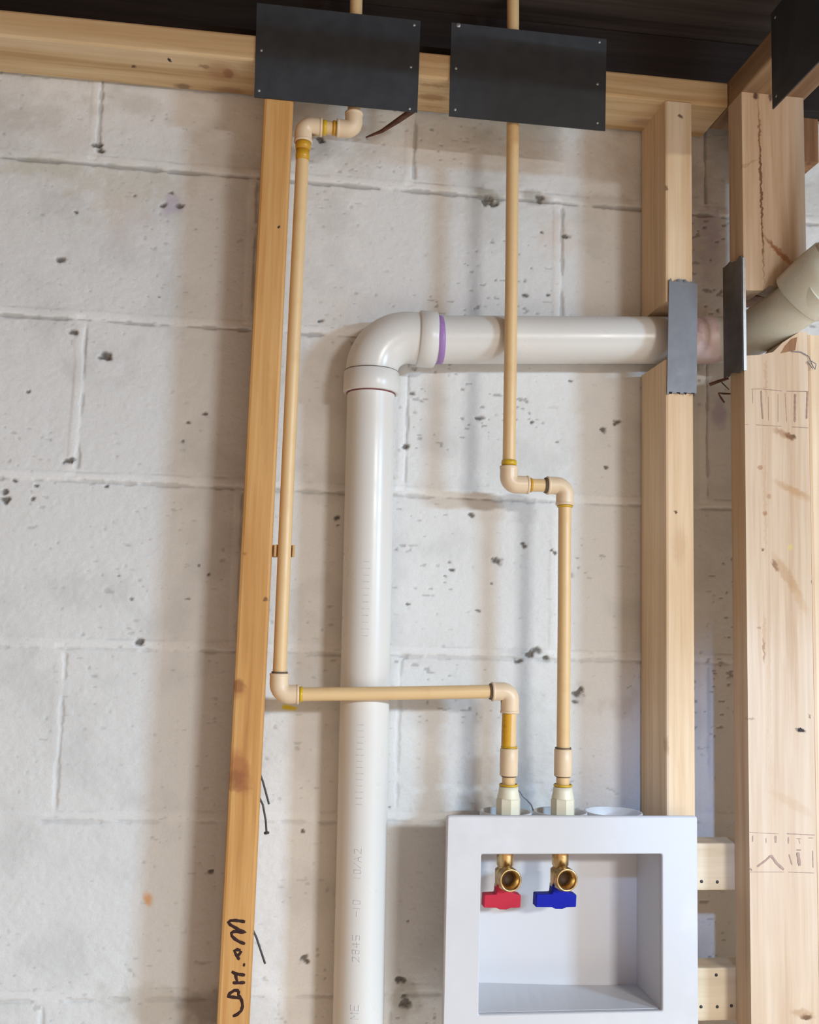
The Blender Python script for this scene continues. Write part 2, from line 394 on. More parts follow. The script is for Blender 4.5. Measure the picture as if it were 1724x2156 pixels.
class MB:
    def __init__(s): s.v = []; s.f = []; s.smooth = []
    def add(s, verts, faces, smooth=False):
        o = len(s.v); s.v += [Vector(v) for v in verts]
        s.f += [tuple(i + o for i in f) for f in faces]; s.smooth += [smooth] * len(faces)
        return s
    def box(s, x0, x1, y0, y1, z0, z1, bev=0.0, top_dx=0.0):
        """box with chamfered long edges; top_dx shifts the top sideways (a board that leans)"""
        if bev <= 0:
            v = [(x, y, z) for z in (z0, z1) for (x, y) in ((x0, y0), (x1, y0), (x1, y1), (x0, y1))]
            v = [(x + (top_dx if z == z1 else 0), y, z) for x, y, z in v]
            return s.add(v, [(0, 3, 2, 1), (4, 5, 6, 7), (0, 1, 5, 4), (1, 2, 6, 5), (2, 3, 7, 6), (3, 0, 4, 7)])
        b = bev
        dims = (x1 - x0, y1 - y0, z1 - z0); ax = dims.index(max(dims))
        lo = (x0, y0, z0); hi = (x1, y1, z1)
        i, j = [k for k in range(3) if k != ax]
        ring = []
        for (su, sv) in ((0, 0), (1, 0), (1, 1), (0, 1)):
            cu = lo[i] if su == 0 else hi[i]; cv = lo[j] if sv == 0 else hi[j]
            du = 1 if su == 0 else -1; dv = 1 if sv == 0 else -1
            k = 0.29
            tri = [(cu, cv + dv * b), (cu + du * b * k, cv + dv * b * k), (cu + du * b, cv)]
            if (su, sv) in ((1, 0), (0, 1)): tri = tri[::-1]
            ring += tri
        verts = []
        for end in (lo[ax], hi[ax]):
            for (u, w) in ring:
                p = [0, 0, 0]; p[i] = u; p[j] = w; p[ax] = end
                if end == hi[ax] and ax == 2: p[0] += top_dx
                verts.append(p)
        n = len(ring)
        faces = [tuple(range(n))[::-1], tuple(range(n, 2 * n))]
        for k in range(n): faces.append((k, (k + 1) % n, n + (k + 1) % n, n + k))
        return s.add(verts, faces)
    def prism(s, poly, y0, y1):
        """x-z outline extruded along y"""
        n = len(poly)
        v = [(x, y0, z) for x, z in poly] + [(x, y1, z) for x, z in poly]
        f = [tuple(range(n)), tuple(range(n, 2 * n))[::-1]] + [(k, n + k, n + (k + 1) % n, (k + 1) % n) for k in range(n)]
        return s.add(v, f)
    def tube(s, pts, r, seg=28, caps=True, flat_y=None):
        P, T, F = smooth_frames(pts)
        rr = r if isinstance(r, (list, tuple)) else [r] * len(P)
        v = []; f = []
        for p, (n, b), q in zip(P, F, rr):
            for k in range(seg):
                a = 2 * math.pi * k / seg
                v.append(p + (n * math.cos(a) + b * math.sin(a)) * q)
        for i in range(len(P) - 1):
            for k in range(seg):
                f.append((i * seg + k, i * seg + (k + 1) % seg, (i + 1) * seg + (k + 1) % seg, (i + 1) * seg + k))
        s.add(v, f, True)
        nv = len(v)
        if caps:            # caps keep vertices of their own, so the long sides shade straight to the end
            m = len(P) - 1
            s.add(v[:seg], [tuple(range(seg))[::-1]], False)
            s.add(v[m * seg:], [tuple(range(seg))], False)
            nv += 2 * seg
        if flat_y is not None:
            y0, k = flat_y
            for i in range(len(s.v) - nv, len(s.v)): s.v[i].y = y0 + (s.v[i].y - y0) * k
        return s
    def lathe(s, base, axis, prof, seg=36, smooth=True):
        """prof: (distance along axis, radius) pairs"""
        base = Vector(base); t = Vector(axis).normalized()
        ref = Vector((0, -1, 0)) if abs(t.y) < 0.9 else Vector((0, 0, 1))
        n = (ref - t * ref.dot(t)).normalized(); b = t.cross(n)
        v = []; f = []
        for d, r in prof:
            for k in range(seg):
                a = 2 * math.pi * k / seg
                v.append(base + t * d + (n * math.cos(a) + b * math.sin(a)) * max(r, 0.01))
        for i in range(len(prof) - 1):
            for k in range(seg):
                f.append((i * seg + k, i * seg + (k + 1) % seg, (i + 1) * seg + (k + 1) % seg, (i + 1) * seg + k))
        return s.add(v, f, smooth)
    def stroke(s, pts, w, y, th=0.25):
        """a drawn line lying on a face at depth y"""
        P = [(x, y, z) for x, z in pts]
        Q = [P[0]]
        for a, b in zip(P, P[1:]):
            n = max(1, int((Vector(b) - Vector(a)).length / 2))
            for i in range(1, n + 1): Q.append(tuple(a[j] + (b[j] - a[j]) * i / n for j in range(3)))
        if len(Q) < 3: Q = [Q[0], tuple((Q[0][j] + Q[-1][j]) / 2 for j in range(3)), Q[-1]]
        r = [w / 2 * (0.75 if i in (0, len(Q) - 1) else 1.0) * (1 + 0.12 * math.sin(i * 1.7)) for i in range(len(Q))]
        return s.tube(Q, r, 8, True, (y, th / w * 2))
    def build(s, name, mat, parent=None, base=None, kind=None, edge=None):
        if parent is not None: b = root_base[parent_root(parent)]
        elif base is not None: b = base
        else:
            xs = [p.x for p in s.v]; ys = [p.y for p in s.v]; zs = [p.z for p in s.v]
            b = W((min(xs) + max(xs)) / 2, (min(ys) + max(ys)) / 2, min(zs))
        me = bpy.data.meshes.new(name)
        me.from_pydata([tuple(W(*p) - b) for p in s.v], [], s.f)
        me.polygons.foreach_set('use_smooth', s.smooth)
        me.update()
        import bmesh
        bm = bmesh.new(); bm.from_mesh(me); bmesh.ops.recalc_face_normals(bm, faces=bm.faces); bm.to_mesh(me); bm.free()
        me.materials.append(mat)
        o = bpy.data.objects.new(name, me); COL.objects.link(o)
        if parent is not None: o.parent = parent
        else:
            o.location = b; root_base[o.name] = b
        if kind: o['kind'] = kind
        return o
root_base = {}
def parent_root(o):
    while o.parent is not None: o = o.parent
    return o.name
def tag(o, label, cat, group=None):
    o['label'] = label; o['category'] = cat
    if group: o['group'] = group
    return o
def thing(name, loc, label, cat, group=None):
    o = bpy.data.objects.new(name, None); COL.objects.link(o)
    o.empty_display_size = 0.02
    o.location = W(*loc); root_base[o.name] = W(*loc)
    return tag(o, label, cat, group)

# ---------------------------------------------------------------- block wall
rng = np.random.default_rng(7)
def vnoise(X, Z, sx, sz, seed):
    """smooth value noise with cells sx by sz mm"""
    r = np.random.default_rng(seed)
    u = (X + 2000.0) / sx; w = (Z + 3000.0) / sz
    iu = np.floor(u).astype(int); iw = np.floor(w).astype(int)
    fu = u - iu; fw = w - iw
    fu = fu * fu * (3 - 2 * fu); fw = fw * fw * (3 - 2 * fw)
    g = r.random((iu.max() + 2, iw.max() + 2))
    return (g[iu, iw] * (1 - fu) * (1 - fw) + g[iu + 1, iw] * fu * (1 - fw) + g[iu, iw + 1] * (1 - fu) * fw + g[iu + 1, iw + 1] * fu * fw)
def fbm(X, Z, sx, sz, seed, octv=4, gain=0.55):
    a = 1.0; t = 0; s = 0
    for k in range(octv):
        t = t + a * vnoise(X, Z, sx / 2 ** k, sz / 2 ** k, seed + k); s += a; a *= gain
    return t / s
def sstep(a, b, x):
    t = np.clip((x - a) / (b - a), 0, 1); return t * t * (3 - 2 * t)

def build_wall():
    st = 1.7
    xs = np.arange(-400, 1250, st); zs = np.arange(-1120, 236, st)
    X, Z = np.meshgrid(xs, zs, indexing='ij')
    h = np.zeros_like(X)                       # height out of the wall, mm
    col = np.ones(X.shape + (3,)) * np.array((0.735, 0.735, 0.73))
    # slow unevenness and rough block skin under the paint
    h += (fbm(X, Z, 90, 60, 11, 3) - 0.5) * 1.6
    h += (fbm(X, Z, 16, 11, 21, 4, 0.65) - 0.5) * 1.0
    h += (fbm(X, Z, 5, 3.6, 31, 2, 0.7) - 0.5) * 0.7
    # small horizontal pits, in patches
    patch = sstep(0.42, 0.62, fbm(X, Z, 120, 90, 41, 2))
    fl = fbm(X, Z, 9, 4.2, 51, 2, 0.5)
    patch = patch * (0.35 + 0.65 * sstep(260, 520, X))
    pit = sstep(0.83, 0.88, fl + 0.07 * patch) * (0.3 + 0.7 * patch)
    h -= pit * 1.6
    dark = pit * 0.5
    # joints
    wob = (fbm(X, Z, 40, 40, 61, 3) - 0.5) * 5.0
    course = np.floor((Z + wob * 0.4) / 203.2)
    dz = (Z + wob * 0.5) - np.round((Z + wob * 0.5) / 203.2) * 203.2
    off = np.where(np.mod(course, 2) == 0, 0.0, 203.2)
    tilt = 0.0
    xx = X + wob * 0.5 - off
    dx = xx - np.round(xx / 406.4) * 406.4
    ragged = fbm(X, Z, 22, 22, 71, 3)
    # how open each joint is: filled with paint low on the wall, open and chipped higher up
    clear = np.clip(0.35 + 0.65 * sstep(-900, -350, Z), 0, 1)
    for d, nm in ((dz, 'bed'), (dx, 'head')):
        band = 1 - sstep(4.5, 7.0, np.abs(d))
        bead = band * (0.4 + 0.5 * np.cos(np.clip(d / 6.5, -1, 1) * math.pi / 2))
        if nm == 'head':
            bead *= sstep(9, 16, np.abs(dz))
        h = h * (1 - 0.75 * band) + bead * 1.1 * clear
        col *= (1 + 0.09 * band * clear)[..., None]
        e = d + 6.0 if nm == 'bed' else d - 6.0      # crack along the lower / right-hand edge of the mortar
        wdt = 1.1 + 1.6 * sstep(0.5, 0.72, ragged)
        crack = (1 - sstep(wdt * 0.6, wdt * 1.5, np.abs(e))) * sstep(0.33, 0.52, ragged + 0.12 * (clear - 0.6))
        if nm == 'head': crack *= sstep(9, 14, np.abs(dz)) * 0.8
        crack *= (0.45 + 0.55 * clear)
        h -= crack * 2.6
        dark = np.maximum(dark, crack * (0.25 + 0.25 * sstep(-500, -150, Z)))
        top = (1 - sstep(0.5, 1.3, np.abs(d - 6.5))) * sstep(0.56, 0.66, ragged) * 0.6 if nm == 'bed' else 0 * X
        h -= top * 1.5
        dark = np.maximum(dark, top * 0.2)
    # the larger holes
    nz1 = fbm(X, Z, 6, 6, 81, 3); nz2 = fbm(X, Z, 6, 6, 91, 3)
    for (px, pz, r) in PITS:
        r = r * (1.3 if r > 3 else 1.1)
        m = (np.abs(X - px) < 4 * r) & (np.abs(Z - pz) < 4 * r)
        if not m.any(): continue
        ax = (X[m] - px) / (r * 1.15) + (nz1[m] - 0.5) * 1.5
        az = (Z[m] - pz) / (r * 0.8) + (nz2[m] - 0.5) * 1.5
        d = np.sqrt(ax * ax + az * az)
        k = 1 - sstep(0.45, 1.05, d)
        h[m] -= k * min(3.5, r * 0.55)
        dark[m] = np.maximum(dark[m], k * (0.95 if r > 3 else 0.8))
    # dirty wash under the top course and general blotches
    blot = fbm(X, Z, 70, 70, 101, 4)
    col *= (1 - 0.10 * sstep(0.52, 0.75, blot))[..., None]
    dirtz = sstep(-140, 120, Z)
    grime = sstep(0.45, 0.8, fbm(X, Z, 50, 35, 111, 4)) * dirtz
    col = col * (1 - 0.35 * grime[..., None]) + np.array((0.36, 0.32, 0.24)) * 0.35 * grime[..., None]
    sn1 = fbm(X, Z, 18, 18, 121, 4) - 0.5; sn2 = fbm(X, Z, 18, 18, 131, 4) - 0.5
    for (px, pz, ra, rb, s_, c) in STAINS:
        ax = (X - px) / ra + sn1 * 1.6; az = (Z - pz) / rb + sn2 * 1.6
        d = np.sqrt(ax * ax + az * az)
        k = (1 - sstep(0.35 if s_ < 0.9 else 0.75, 1.2, d)) * s_
        col = col * (1 - k[..., None]) + np.array(c) * k[..., None]
    col = col * (1 - dark[..., None]) + np.array((0.13, 0.115, 0.10)) * dark[..., None]
    nx, nz = X.shape
    co = np.stack([X.ravel(), -h.ravel(), Z.ravel()], 1)
    idx = np.arange(nx * nz).reshape(nx, nz)
    quads = np.stack([idx[:-1, :-1], idx[1:, :-1], idx[1:, 1:], idx[:-1, 1:]], -1).reshape(-1, 4)
    # plain continuation of the wall beyond the detailed field, plus its thickness
    x0, x1, z0, z1 = xs[0], xs[-1], zs[0], zs[-1]
    XA, XB, ZA, ZB = -2200, 1400, FLOOR, z1
    ex = np.array([(XA, 0, ZA), (XB, 0, ZA), (XB, 0, ZB), (XA, 0, ZB), (x0, 0, z0), (x1, 0, z0), (x1, 0, z1), (x0, 0, z1),
                   (XA, 150, ZA), (XB, 150, ZA), (XB, 150, ZB), (XA, 150, ZB)], float)
    n0 = len(co)
    eq = np.array([(0, 1, 5, 4), (1, 2, 6, 5), (3, 0, 4, 7), (9, 8, 11, 10), (0, 3, 11, 8), (1, 9, 10, 2), (0, 8, 9, 1), (3, 2, 10, 11)]) + n0
    co = np.concatenate([co, ex]); quads = np.concatenate([quads, eq])
    base = W(200, 0, FLOOR)
    wc = co / 1000.0; wc[:, 2] += ZOFF / 1000.0; wc -= np.array(base)
    me = bpy.data.meshes.new('wall_back')
    me.vertices.add(len(wc)); me.vertices.foreach_set('co', wc.ravel())
    me.loops.add(quads.size); me.loops.foreach_set('vertex_index', quads.ravel())
    me.polygons.add(len(quads)); me.polygons.foreach_set('loop_start', np.arange(0, quads.size, 4)); 
    me.polygons.foreach_set('use_smooth', np.array([True] * (len(quads) - len(eq)) + [False] * len(eq)))
    me.update(calc_edges=True)
    ca = me.attributes.new('paint', 'FLOAT_COLOR', 'POINT')
    full = np.ones((len(wc), 4)); full[:n0, :3] = col.reshape(-1, 3); full[n0:, :3] = (0.72, 0.72, 0.71)
    ca.data.foreach_set('color', full.ravel())
    t = NT('painted_block')
    a = t.node('ShaderNodeAttribute', attribute_name='paint')
    n = t.noise(t.coord(), 420, 3, 0.6)
    c = t.mix(t.maprange(n.outputs[0], 0.35, 0.7, 0.0, 0.12), a.outputs['Color'], (0.45, 0.43, 0.40))
    t.link(c, t.bsdf.inputs['Base Color']); t.bsdf.inputs['Roughness'].default_value = 0.72
    t.bsdf.inputs['Specular IOR Level'].default_value = 0.25
    t.bump(n.outputs[0], 0.35, 0.0008)
    me.materials.append(t.m)
    o = bpy.data.objects.new('wall_back', me); COL.objects.link(o); o.location = base
    o['kind'] = 'structure'; o['label'] = 'white painted concrete block wall behind the pipes'
build_wall()

# floor and ceiling
M_FLOOR = plastic('concrete_floor', (0.50, 0.44, 0.37), 0.8, (0.32, 0.30, 0.27), 0.6, 3, 0.2)
MB().box(-2200, 4400, -3600, 0, FLOOR - 60, FLOOR).build('floor', M_FLOOR, kind='structure')
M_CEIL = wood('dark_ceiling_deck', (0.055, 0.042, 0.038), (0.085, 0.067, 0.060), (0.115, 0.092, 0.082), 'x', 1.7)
ce = MB()
for k in range(24): ce.box(-2200, 4400, -144 * (k + 1) + 1.5, -144 * k, 233, 252)
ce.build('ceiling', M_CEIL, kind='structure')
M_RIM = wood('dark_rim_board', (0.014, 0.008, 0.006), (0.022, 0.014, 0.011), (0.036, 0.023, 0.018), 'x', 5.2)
M_PLY = wood('brown_plywood', (0.16, 0.10, 0.06), (0.22, 0.14, 0.085), (0.28, 0.18, 0.11), 'z', 11.0)
MB().box(-2230, -2200, -3450, 150, FLOOR, 233).build('wall_left', M_PLY, kind='structure')
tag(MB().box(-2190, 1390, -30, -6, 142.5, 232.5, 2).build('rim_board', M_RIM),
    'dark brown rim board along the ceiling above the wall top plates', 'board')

# ---------------------------------------------------------------- framing
b = W(-90, -45, 104)
M_TOPL = wood('top_plate_pine', (0.56, 0.36, 0.18), (0.74, 0.54, 0.31), (0.83, 0.65, 0.42), 'x', 2.3, TOP_MARKS, b, 104, under=True)
m = MB()
for xa, xb in ((-2190, 311), (337, 516), (541, 810)): m.box(xa, xb, -89, -3, 104, 137.5, 3)
for xa, xb in ((311, 337), (516, 541)): m.box(xa, xb, -62, -3, 104, 137.5)       # notches cut for the two pipes
o = m.build('top_plate', M_TOPL, base=b)
tag(o, 'pine top plate along the block wall, running behind the two black plates', 'timber')
M_RTP = wood('shade_toned_pine', (0.28, 0.17, 0.10), (0.38, 0.25, 0.15), (0.46, 0.32, 0.20), 'y', 4.4)  # pine toned down, the lack of light put into its colour
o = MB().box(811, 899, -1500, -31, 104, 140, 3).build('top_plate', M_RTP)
tag(o, 'pine top plate of the right-hand wall, coloured dark for shade, behind the hanging black plate', 'timber')

# left stud
b = W(227, -45, FLOOR)
st = thing('stud', (227, -45, FLOOR), 'orange pine stud with knots and black handwriting, left of the drain pipe', 'stud', 'wall studs')
M_LEFT = wood('orange_pine', (0.46, 0.215, 0.065), (0.60, 0.315, 0.105), (0.68, 0.41, 0.17), 'z', 0.9, LEFT_MARKS, b, -89, 0.55)
MB().box(203, 239, -89, -2, FLOOR + 1, 104, 3.5, top_dx=11.8).build('board', M_LEFT, st)
hw = MB()
for s_ in HAND: hw.stroke(s_, 3.5, -89.05)
h_ = hw.build('handwriting', M_INK, st); h_['label'] = 'black marker handwriting reading Washer down the stud'
def nail_wire(pts, head):
    m = MB(); m.tube(pts, 1.25, 10)
    if head: m.lathe(pts[-1], (Vector(pts[-1]) - Vector(pts[-2])), [(0, 0), (0, 3.2), (1.6, 3.2), (1.6, 0)], 14)
    return m
for pts, head in (([(243, -62, -750), (248, -60, -762), (256, -56, -788)], False),
                  ([(242, -62, -775), (249, -60, -788), (253, -57, -806), (254.5, -55, -820)], True),
                  ([(241, -62, -922), (248, -59, -936), (259, -55, -966)], False)):
    nail_wire(pts, head).build('nail', M_DARKNAIL, st)

# right stud, notched for the drain
b = W(744, -45, FLOOR)
st = thing('stud', (744, -45, FLOOR), 'pale pine stud notched for the drain, carrying the flat steel plate', 'stud', 'wall studs')
M_RIGHT = wood('pale_pine', (0.60, 0.40, 0.22), (0.74, 0.53, 0.33), (0.82, 0.63, 0.43), 'z', 3.7, RIGHT_MARKS, b, -89)
m = MB()
m.box(725, 762, -89, -2, FLOOR + 1, -238, 3.5)
m.box(725, 762, -89, -2, -163, 104, 3.5)
m.build('board', M_RIGHT, st)
# corner stud with the broken-out hole
b = W(852, -108, FLOOR)
st = thing('stud', (852, -108, FLOOR), 'wide pale corner stud with lumber stamps and knots, broken out round the elbow', 'stud', 'wall studs')
M_CORNER = wood('corner_pine', (0.54, 0.37, 0.24), (0.66, 0.50, 0.36), (0.74, 0.60, 0.46), 'z', 6.1, CORNER_MARKS, b, -127)
M_BROKEN = wood('torn_brown_wood', (0.20, 0.09, 0.04), (0.34, 0.17, 0.08), (0.46, 0.25, 0.12), 'z', 12.5)
# keep the outline simple for the fill: two pieces joined along the right-hand edge
m = MB()
m.prism([(810, FLOOR + 1), (892.5, FLOOR + 1), (893.5, -202), (884, -203), (874, -209), (861, -218), (848, -231), (829, -236), (810.5, -238)], -127, -89)
m.prism([(811, -155), (836, -153.5), (845, -146), (870, -150), (888, -170), (894, -140), (894, 104), (811, 104)], -127, -89)
m.build('board', M_CORNER, st)
k_ = MB().prism([(858, -232), (877, -227), (880, -210), (872, -213), (864, -222)], -127.4, -120).build('broken_edge', M_BROKEN, st)
k_['label'] = 'brown broken edge of the hole under the elbow'
def stamp(L):
    m = MB()
    for pts, w in L: m.stroke(pts, w * 1.35, -127.05, 0.2)
    return m
s1 = stamp(STAMP_UP).build('lumber_stamp', M_STAMP, st); s1['label'] = 'worn stamp of upright bars between two lines'
s2 = stamp(STAMP_LOW).build('lumber_stamp', M_STAMP, st); s2['label'] = 'worn grade stamp with small letters over a roof mark'
# block added behind the corner stud so the elbow hole looks dark
o = MB().box(839, 893, -88.5, -45, -148, 104, 2).build('hole_darkening_block', M_BROKEN)
tag(o, 'brown block added behind the corner stud, darkens the view through the elbow hole', 'wood block')
# stud standing against it on the right, only its edge in view
b = W(914, -100, FLOOR)
M_SIS = wood('pale_pine_edge', (0.64, 0.47, 0.30), (0.78, 0.60, 0.42), (0.86, 0.70, 0.52), 'z', 9.6)
o = MB().box(895, 933, -124, -60, FLOOR + 1, -205, 4).build('stud', M_SIS, base=b)
tag(o, 'pale short stud at the right edge, standing against the stamped corner stud below the elbow', 'stud', 'wall studs')
o = MB().box(900, 940, -82, -40, 44, 103, 2).build('wood_block', M_BROKEN)
tag(o, 'small brown wood block behind the top of the stamped corner stud, at the right edge', 'wood block')
# blocks between right stud and corner stud
M_BLOCK = wood('block_pine', (0.56, 0.44, 0.30), (0.68, 0.56, 0.40), (0.76, 0.65, 0.48), 'x', 7.7)
for z0, z1, lab, nl in ((-880.5, -826, 'upper pine block between the outlet box and the corner stud', BLOCKN[:2]),
                        (-1028, -968.5, 'lower pine block between the outlet box and the corner stud', BLOCKN[2:])):
    t_ = thing('blocking', (812, -70, z0), lab, 'wood block', 'blocks beside the outlet box')
    MB().box(762.5, 866, -88.5, -50, z0, z1, 2).build('board', M_BLOCK, t_)
    for x, z in nl:
        MB().lathe((x, -88.4, z), (0, -1, 0), [(0, 1.9), (0.5, 1.9), (0.7, 0)], 12).build('nail_head', M_DARKNAIL, t_)

# ---------------------------------------------------------------- black protection plates
def nail_head(x, y, z, parent, r=2.0, ax=(0, -1, 0)):
    MB().lathe((x, y, z), ax, [(0, r), (0.5, r), (1.0, r * 0.55), (1.1, 0)], 14).build('nail_head', M_NAIL, parent)
pa = thing('metal_plate', (303, -90, 56), 'black sheet metal plate over the top plate above the orange stud', 'metal plate', 'black protection plates')
MB().prism([(202.8, 56), (403.3, 56), (404.3, 177), (201, 178)], -91.2, -89.5).build('sheet', M_SHEET, pa)
for x, z in NAILS_A: nail_head(x, -91, z, pa)
pb = thing('metal_plate', (545, -90, 55), 'black sheet metal plate crossed by the cold pipe, middle of the three', 'metal plate', 'black protection plates')
MB().prism([(443.3, 55), (644.8, 54.5), (646, 178.5), (443.6, 179)], -91.2, -89.5).build('sheet', M_SHEET, pb)
for i, (x, z) in enumerate(NAILS_B): nail_head(x, -91, z, pb, 3.2 if i == 0 else 2.0)
pc = thing('metal_plate', (810, -310, 37), 'black sheet metal plate hung on the right-hand wall, top right corner', 'metal plate', 'black protection plates')
MB().box(808.6, 810.4, -413, -210, 37, 157).build('sheet', M_SHEET, pc)
for y, z in ((-220, 48), (-220, 146), (-402, 48), (-402, 146)): nail_head(808.8, y, z, pc, 2.0, (-1, 0, 0))

# ---------------------------------------------------------------- galvanised nail plates
def claw_edge(x0, x1, z, up):
    """torn, turned-in teeth along one end of a nail plate"""
    r = random.Random(int(x0 * 7 + z))
    pts = []; n = 7
    for i in range(n + 1):
        x = x0 + (x1 - x0) * i / n
        pts.append((x, z + (r.uniform(-1.5, 3.5) if up else -r.uniform(-1.5, 3.5))))
    return pts
def nail_plate_front():
    t_ = thing('nail_plate', (746, -90, -283), 'flat galvanised steel plate on the front of the notched stud', 'nail plate', 'galvanised nail plates')
    lo = claw_edge(726, 764.5, -280, False); hi = claw_edge(729, 766.5, -137, True)
    MB().prism(lo + hi[::-1], -91.6, -90.0).build('plate', M_GALV, t_)
    for zz, sgn in ((-279, -1), (-138, 1)):
        m = MB()
        for k in range(4):
            x = 731 + k * 9.5
            m.add([(x - 2.5, -91.4, zz), (x + 2.5, -91.4, zz), (x + (1 if k % 2 else -1), -94.5, zz + sgn * 4.5), (x, -90.2, zz + sgn * 1)],
                  [(0, 1, 2), (0, 2, 3), (1, 3, 2), (0, 3, 1)])
        m.build('bent_teeth', M_GALV, t_)
nail_plate_front()
t_ = thing('nail_plate', (806, -110, -258), 'steel plate seen edge-on over the gap in the corner stud', 'nail plate', 'galvanised nail plates')
m = MB()
A, B = Vector((801.5, -92, 0)), Vector((809.3, -127.5, 0))
nrm = Vector((B.y - A.y, -(B.x - A.x), 0)).normalized() * 1.6
rr = random.Random(4); n = 8
lo = []; hi = []
for i in range(n + 1):
    p = A.lerp(B, i / n)
    lo.append(Vector((p.x, p.y, -257 + rr.uniform(-2, 2.5)))); hi.append(Vector((p.x, p.y, -113 + rr.uniform(-2.5, 3))))
ring = lo + hi[::-1]
k = len(ring)
m.add(ring + [p + nrm for p in ring], [tuple(range(k)), tuple(range(k, 2 * k))[::-1]] + [(i, (i + 1) % k, k + (i + 1) % k, k + i) for i in range(k)])
m.build('plate', M_GALV, t_)
m = MB().box(809.0, 812.6, -129.2, -127.2, -257, -114)
e_ = m.build('turned_edge', M_NAIL, t_); e_['label'] = 'turned edge of the plate, in lighter steel for the light it catches'  # lighter steel than the plate, stands in for light on the edge

# ---------------------------------------------------------------- 2 inch drain line
PY = -38.8; PR = 29.8
dr = thing('drain_pipe', (370, PY, FLOOR), 'large white drain pipe rising beside the orange stud and turning right', 'pipe')
def vx(z): return 361.2 + (-288 - z) / 750.0 * 8.4
MB().tube([(vx(-288), PY, -270), (vx(-600), PY, -600), (vx(-1040), PY, -1040), (vx(-1040) + 1, PY, FLOOR + 1)], PR, 48).build('vertical_pipe', M_PVC, dr)
HZ = lambda x: -217.0 + (x - 440) * (23.5 / 372.0)
MB().tube([(425, PY, HZ(425)), (600, PY, HZ(600)), (772, PY, HZ(772))], PR + 0.6, 48).build('horizontal_pipe', M_PVC, dr)
x_ = MB().tube([(758, PY, HZ(758)), (785, PY, HZ(785)), (815, PY, HZ(815))], PR + 0.9, 48).build('stained_pipe', M_PVC_STAIN, dr)
x_['label'] = 'pinkish purple primer-stained stretch between the two studs'
body = arc((361.2, PY, -269), (361.2, PY, -215.5), (424, PY, -217), 47, 16)
el = MB().tube(body, 32.6, 48)
el = el.build('elbow', M_PVC, dr)
MB().lathe((361.3, PY, -291.3), (0, 0, 1), [(0, 30), (0, 34.2), (1, 34.8), (26, 34.6), (27.5, 33.4), (27.5, 30)], 56).build('elbow_hub', M_PVC, dr)
MB().lathe((440.5, PY, -217.4), (-1, 0, 0.02), [(0, 30.5), (0, 34.6), (1, 35.4), (21, 35.4), (23, 33), (23, 30.5)], 56).build('elbow_hub', M_PVC, dr)
p_ = MB().lathe((449, PY, HZ(449)), (-1, 0, -0.06), [(0, PR), (0, PR + 0.9), (3, PR + 1.0), (8, PR + 1.0), (8.5, PR)], 56).build('primer_band', M_PURPLE, dr)
p_['label'] = 'purple primer band at the elbow'
MB().lathe((361.4, PY, -292.8), (0, 0, 1), [(0, PR), (0, PR + 0.9), (2.0, PR + 1.0), (2.0, PR)], 56).build('primer_band', M_MAROON, dr)
MB().lathe((361.2, PY, -264.6), (0, 0, 1), [(0, 32.0), (0, 34.0), (1.2, 33.6), (1.2, 32.0)], 56).build('hub_seam', M_SEAM, dr)
# elbow turning up towards the room through the corner stud
path = [(806, PY, HZ(806)), (822, -44, HZ(822)), (836, -60, -196), (850, -86, -191), (862, -112, -182), (876, -142, -171), (890, -172, -160)]
MB().tube(path, [29.5, 29.8, 30, 30, 30, 30, 30], 48).build('street_elbow', M_PVC_GREY, dr)
q0 = Vector((875, -140, -167)); ax = Vector((0.44, -0.72, 0.53)).normalized()
hb = MB().lathe(q0, ax, [(0, 30), (0, 36), (1.5, 37.2), (40, 37.5), (60, 36), (60, 31)], 56)
hb.build('elbow_hub', M_PVC_GREY, dr)
q1 = q0 + ax * 56
MB().tube(arc(q1, q1 + ax * 38, q1 + ax * 38 + Vector((80, -80, 346)), 50, 10), 34, 48).build('upper_bend', M_PVC_GREY, dr)
# faint print running up the vertical pipe
def pipe_print(z0, glyphs, h0=8.5):
    """strokes wrapped on the pipe; u across (mm from the axis line), v up the pipe"""
    m = MB()
    for st_, w in glyphs:
        P = []
        for u, v in st_:
            z = z0 + v; a = u / PR
            r = PR + 0.05
            P.append((vx(z) - 0 + math.sin(a) * r, PY - math.cos(a) * r, z))
        if len(P) < 3: P = [P[0], tuple((P[0][i] + P[1][i]) / 2 for i in range(3)), P[1]]
        m.tube(P, w / 2 * 0.55, 6)
    return m
def G(ch, v, H=9.0, Wd=6.0, u0=-7.0):
    """letters lie on their side: tops towards the left edge (-u), reading upwards"""
    S = {'M': [[(0, 0), (1, 0), (0.4, .5), (1, 1), (0, 1)]], 'E': [[(0, 1), (0, 0), (1, 0), (1, 1)], [(.5, 0), (.5, .8)]],
         '1': [[(0, .5), (1, .5)]], '0': [[(0, .2), (0, .8), (1, .8), (1, .2), (0, .2)]], 'A': [[(0, 0), (1, .5), (0, 1)], [(.35, .2), (.35, .8)]],
         '2': [[(.9, 0), (1, .8), (.55, .8), (0, 0), (0, 1)]], '/': [[(0, 0), (1, 1)]], 'I': [[(0, .5), (1, .5)]], '8': [[(0, .2), (0, .8), (1, .8), (1, .2), (0, .2)], [(.5, .2), (.5, .8)]],
         '4': [[(.35, 1), (.35, 0), (1, .6), (0, .6)]], '5': [[(0, 0), (0, .8), (.5, .8), (.5, 0), (1, 0), (1, .9)]], '-': [[(.5, 0), (.5, 1)]]}
    return [([(u0 - H / 2 + (1 - a) * H if False else u0 + H / 2 - a * H, v + b_ * Wd) for a, b_ in s_], 1.3) for s_ in S[ch]]
gl = []
prints = []
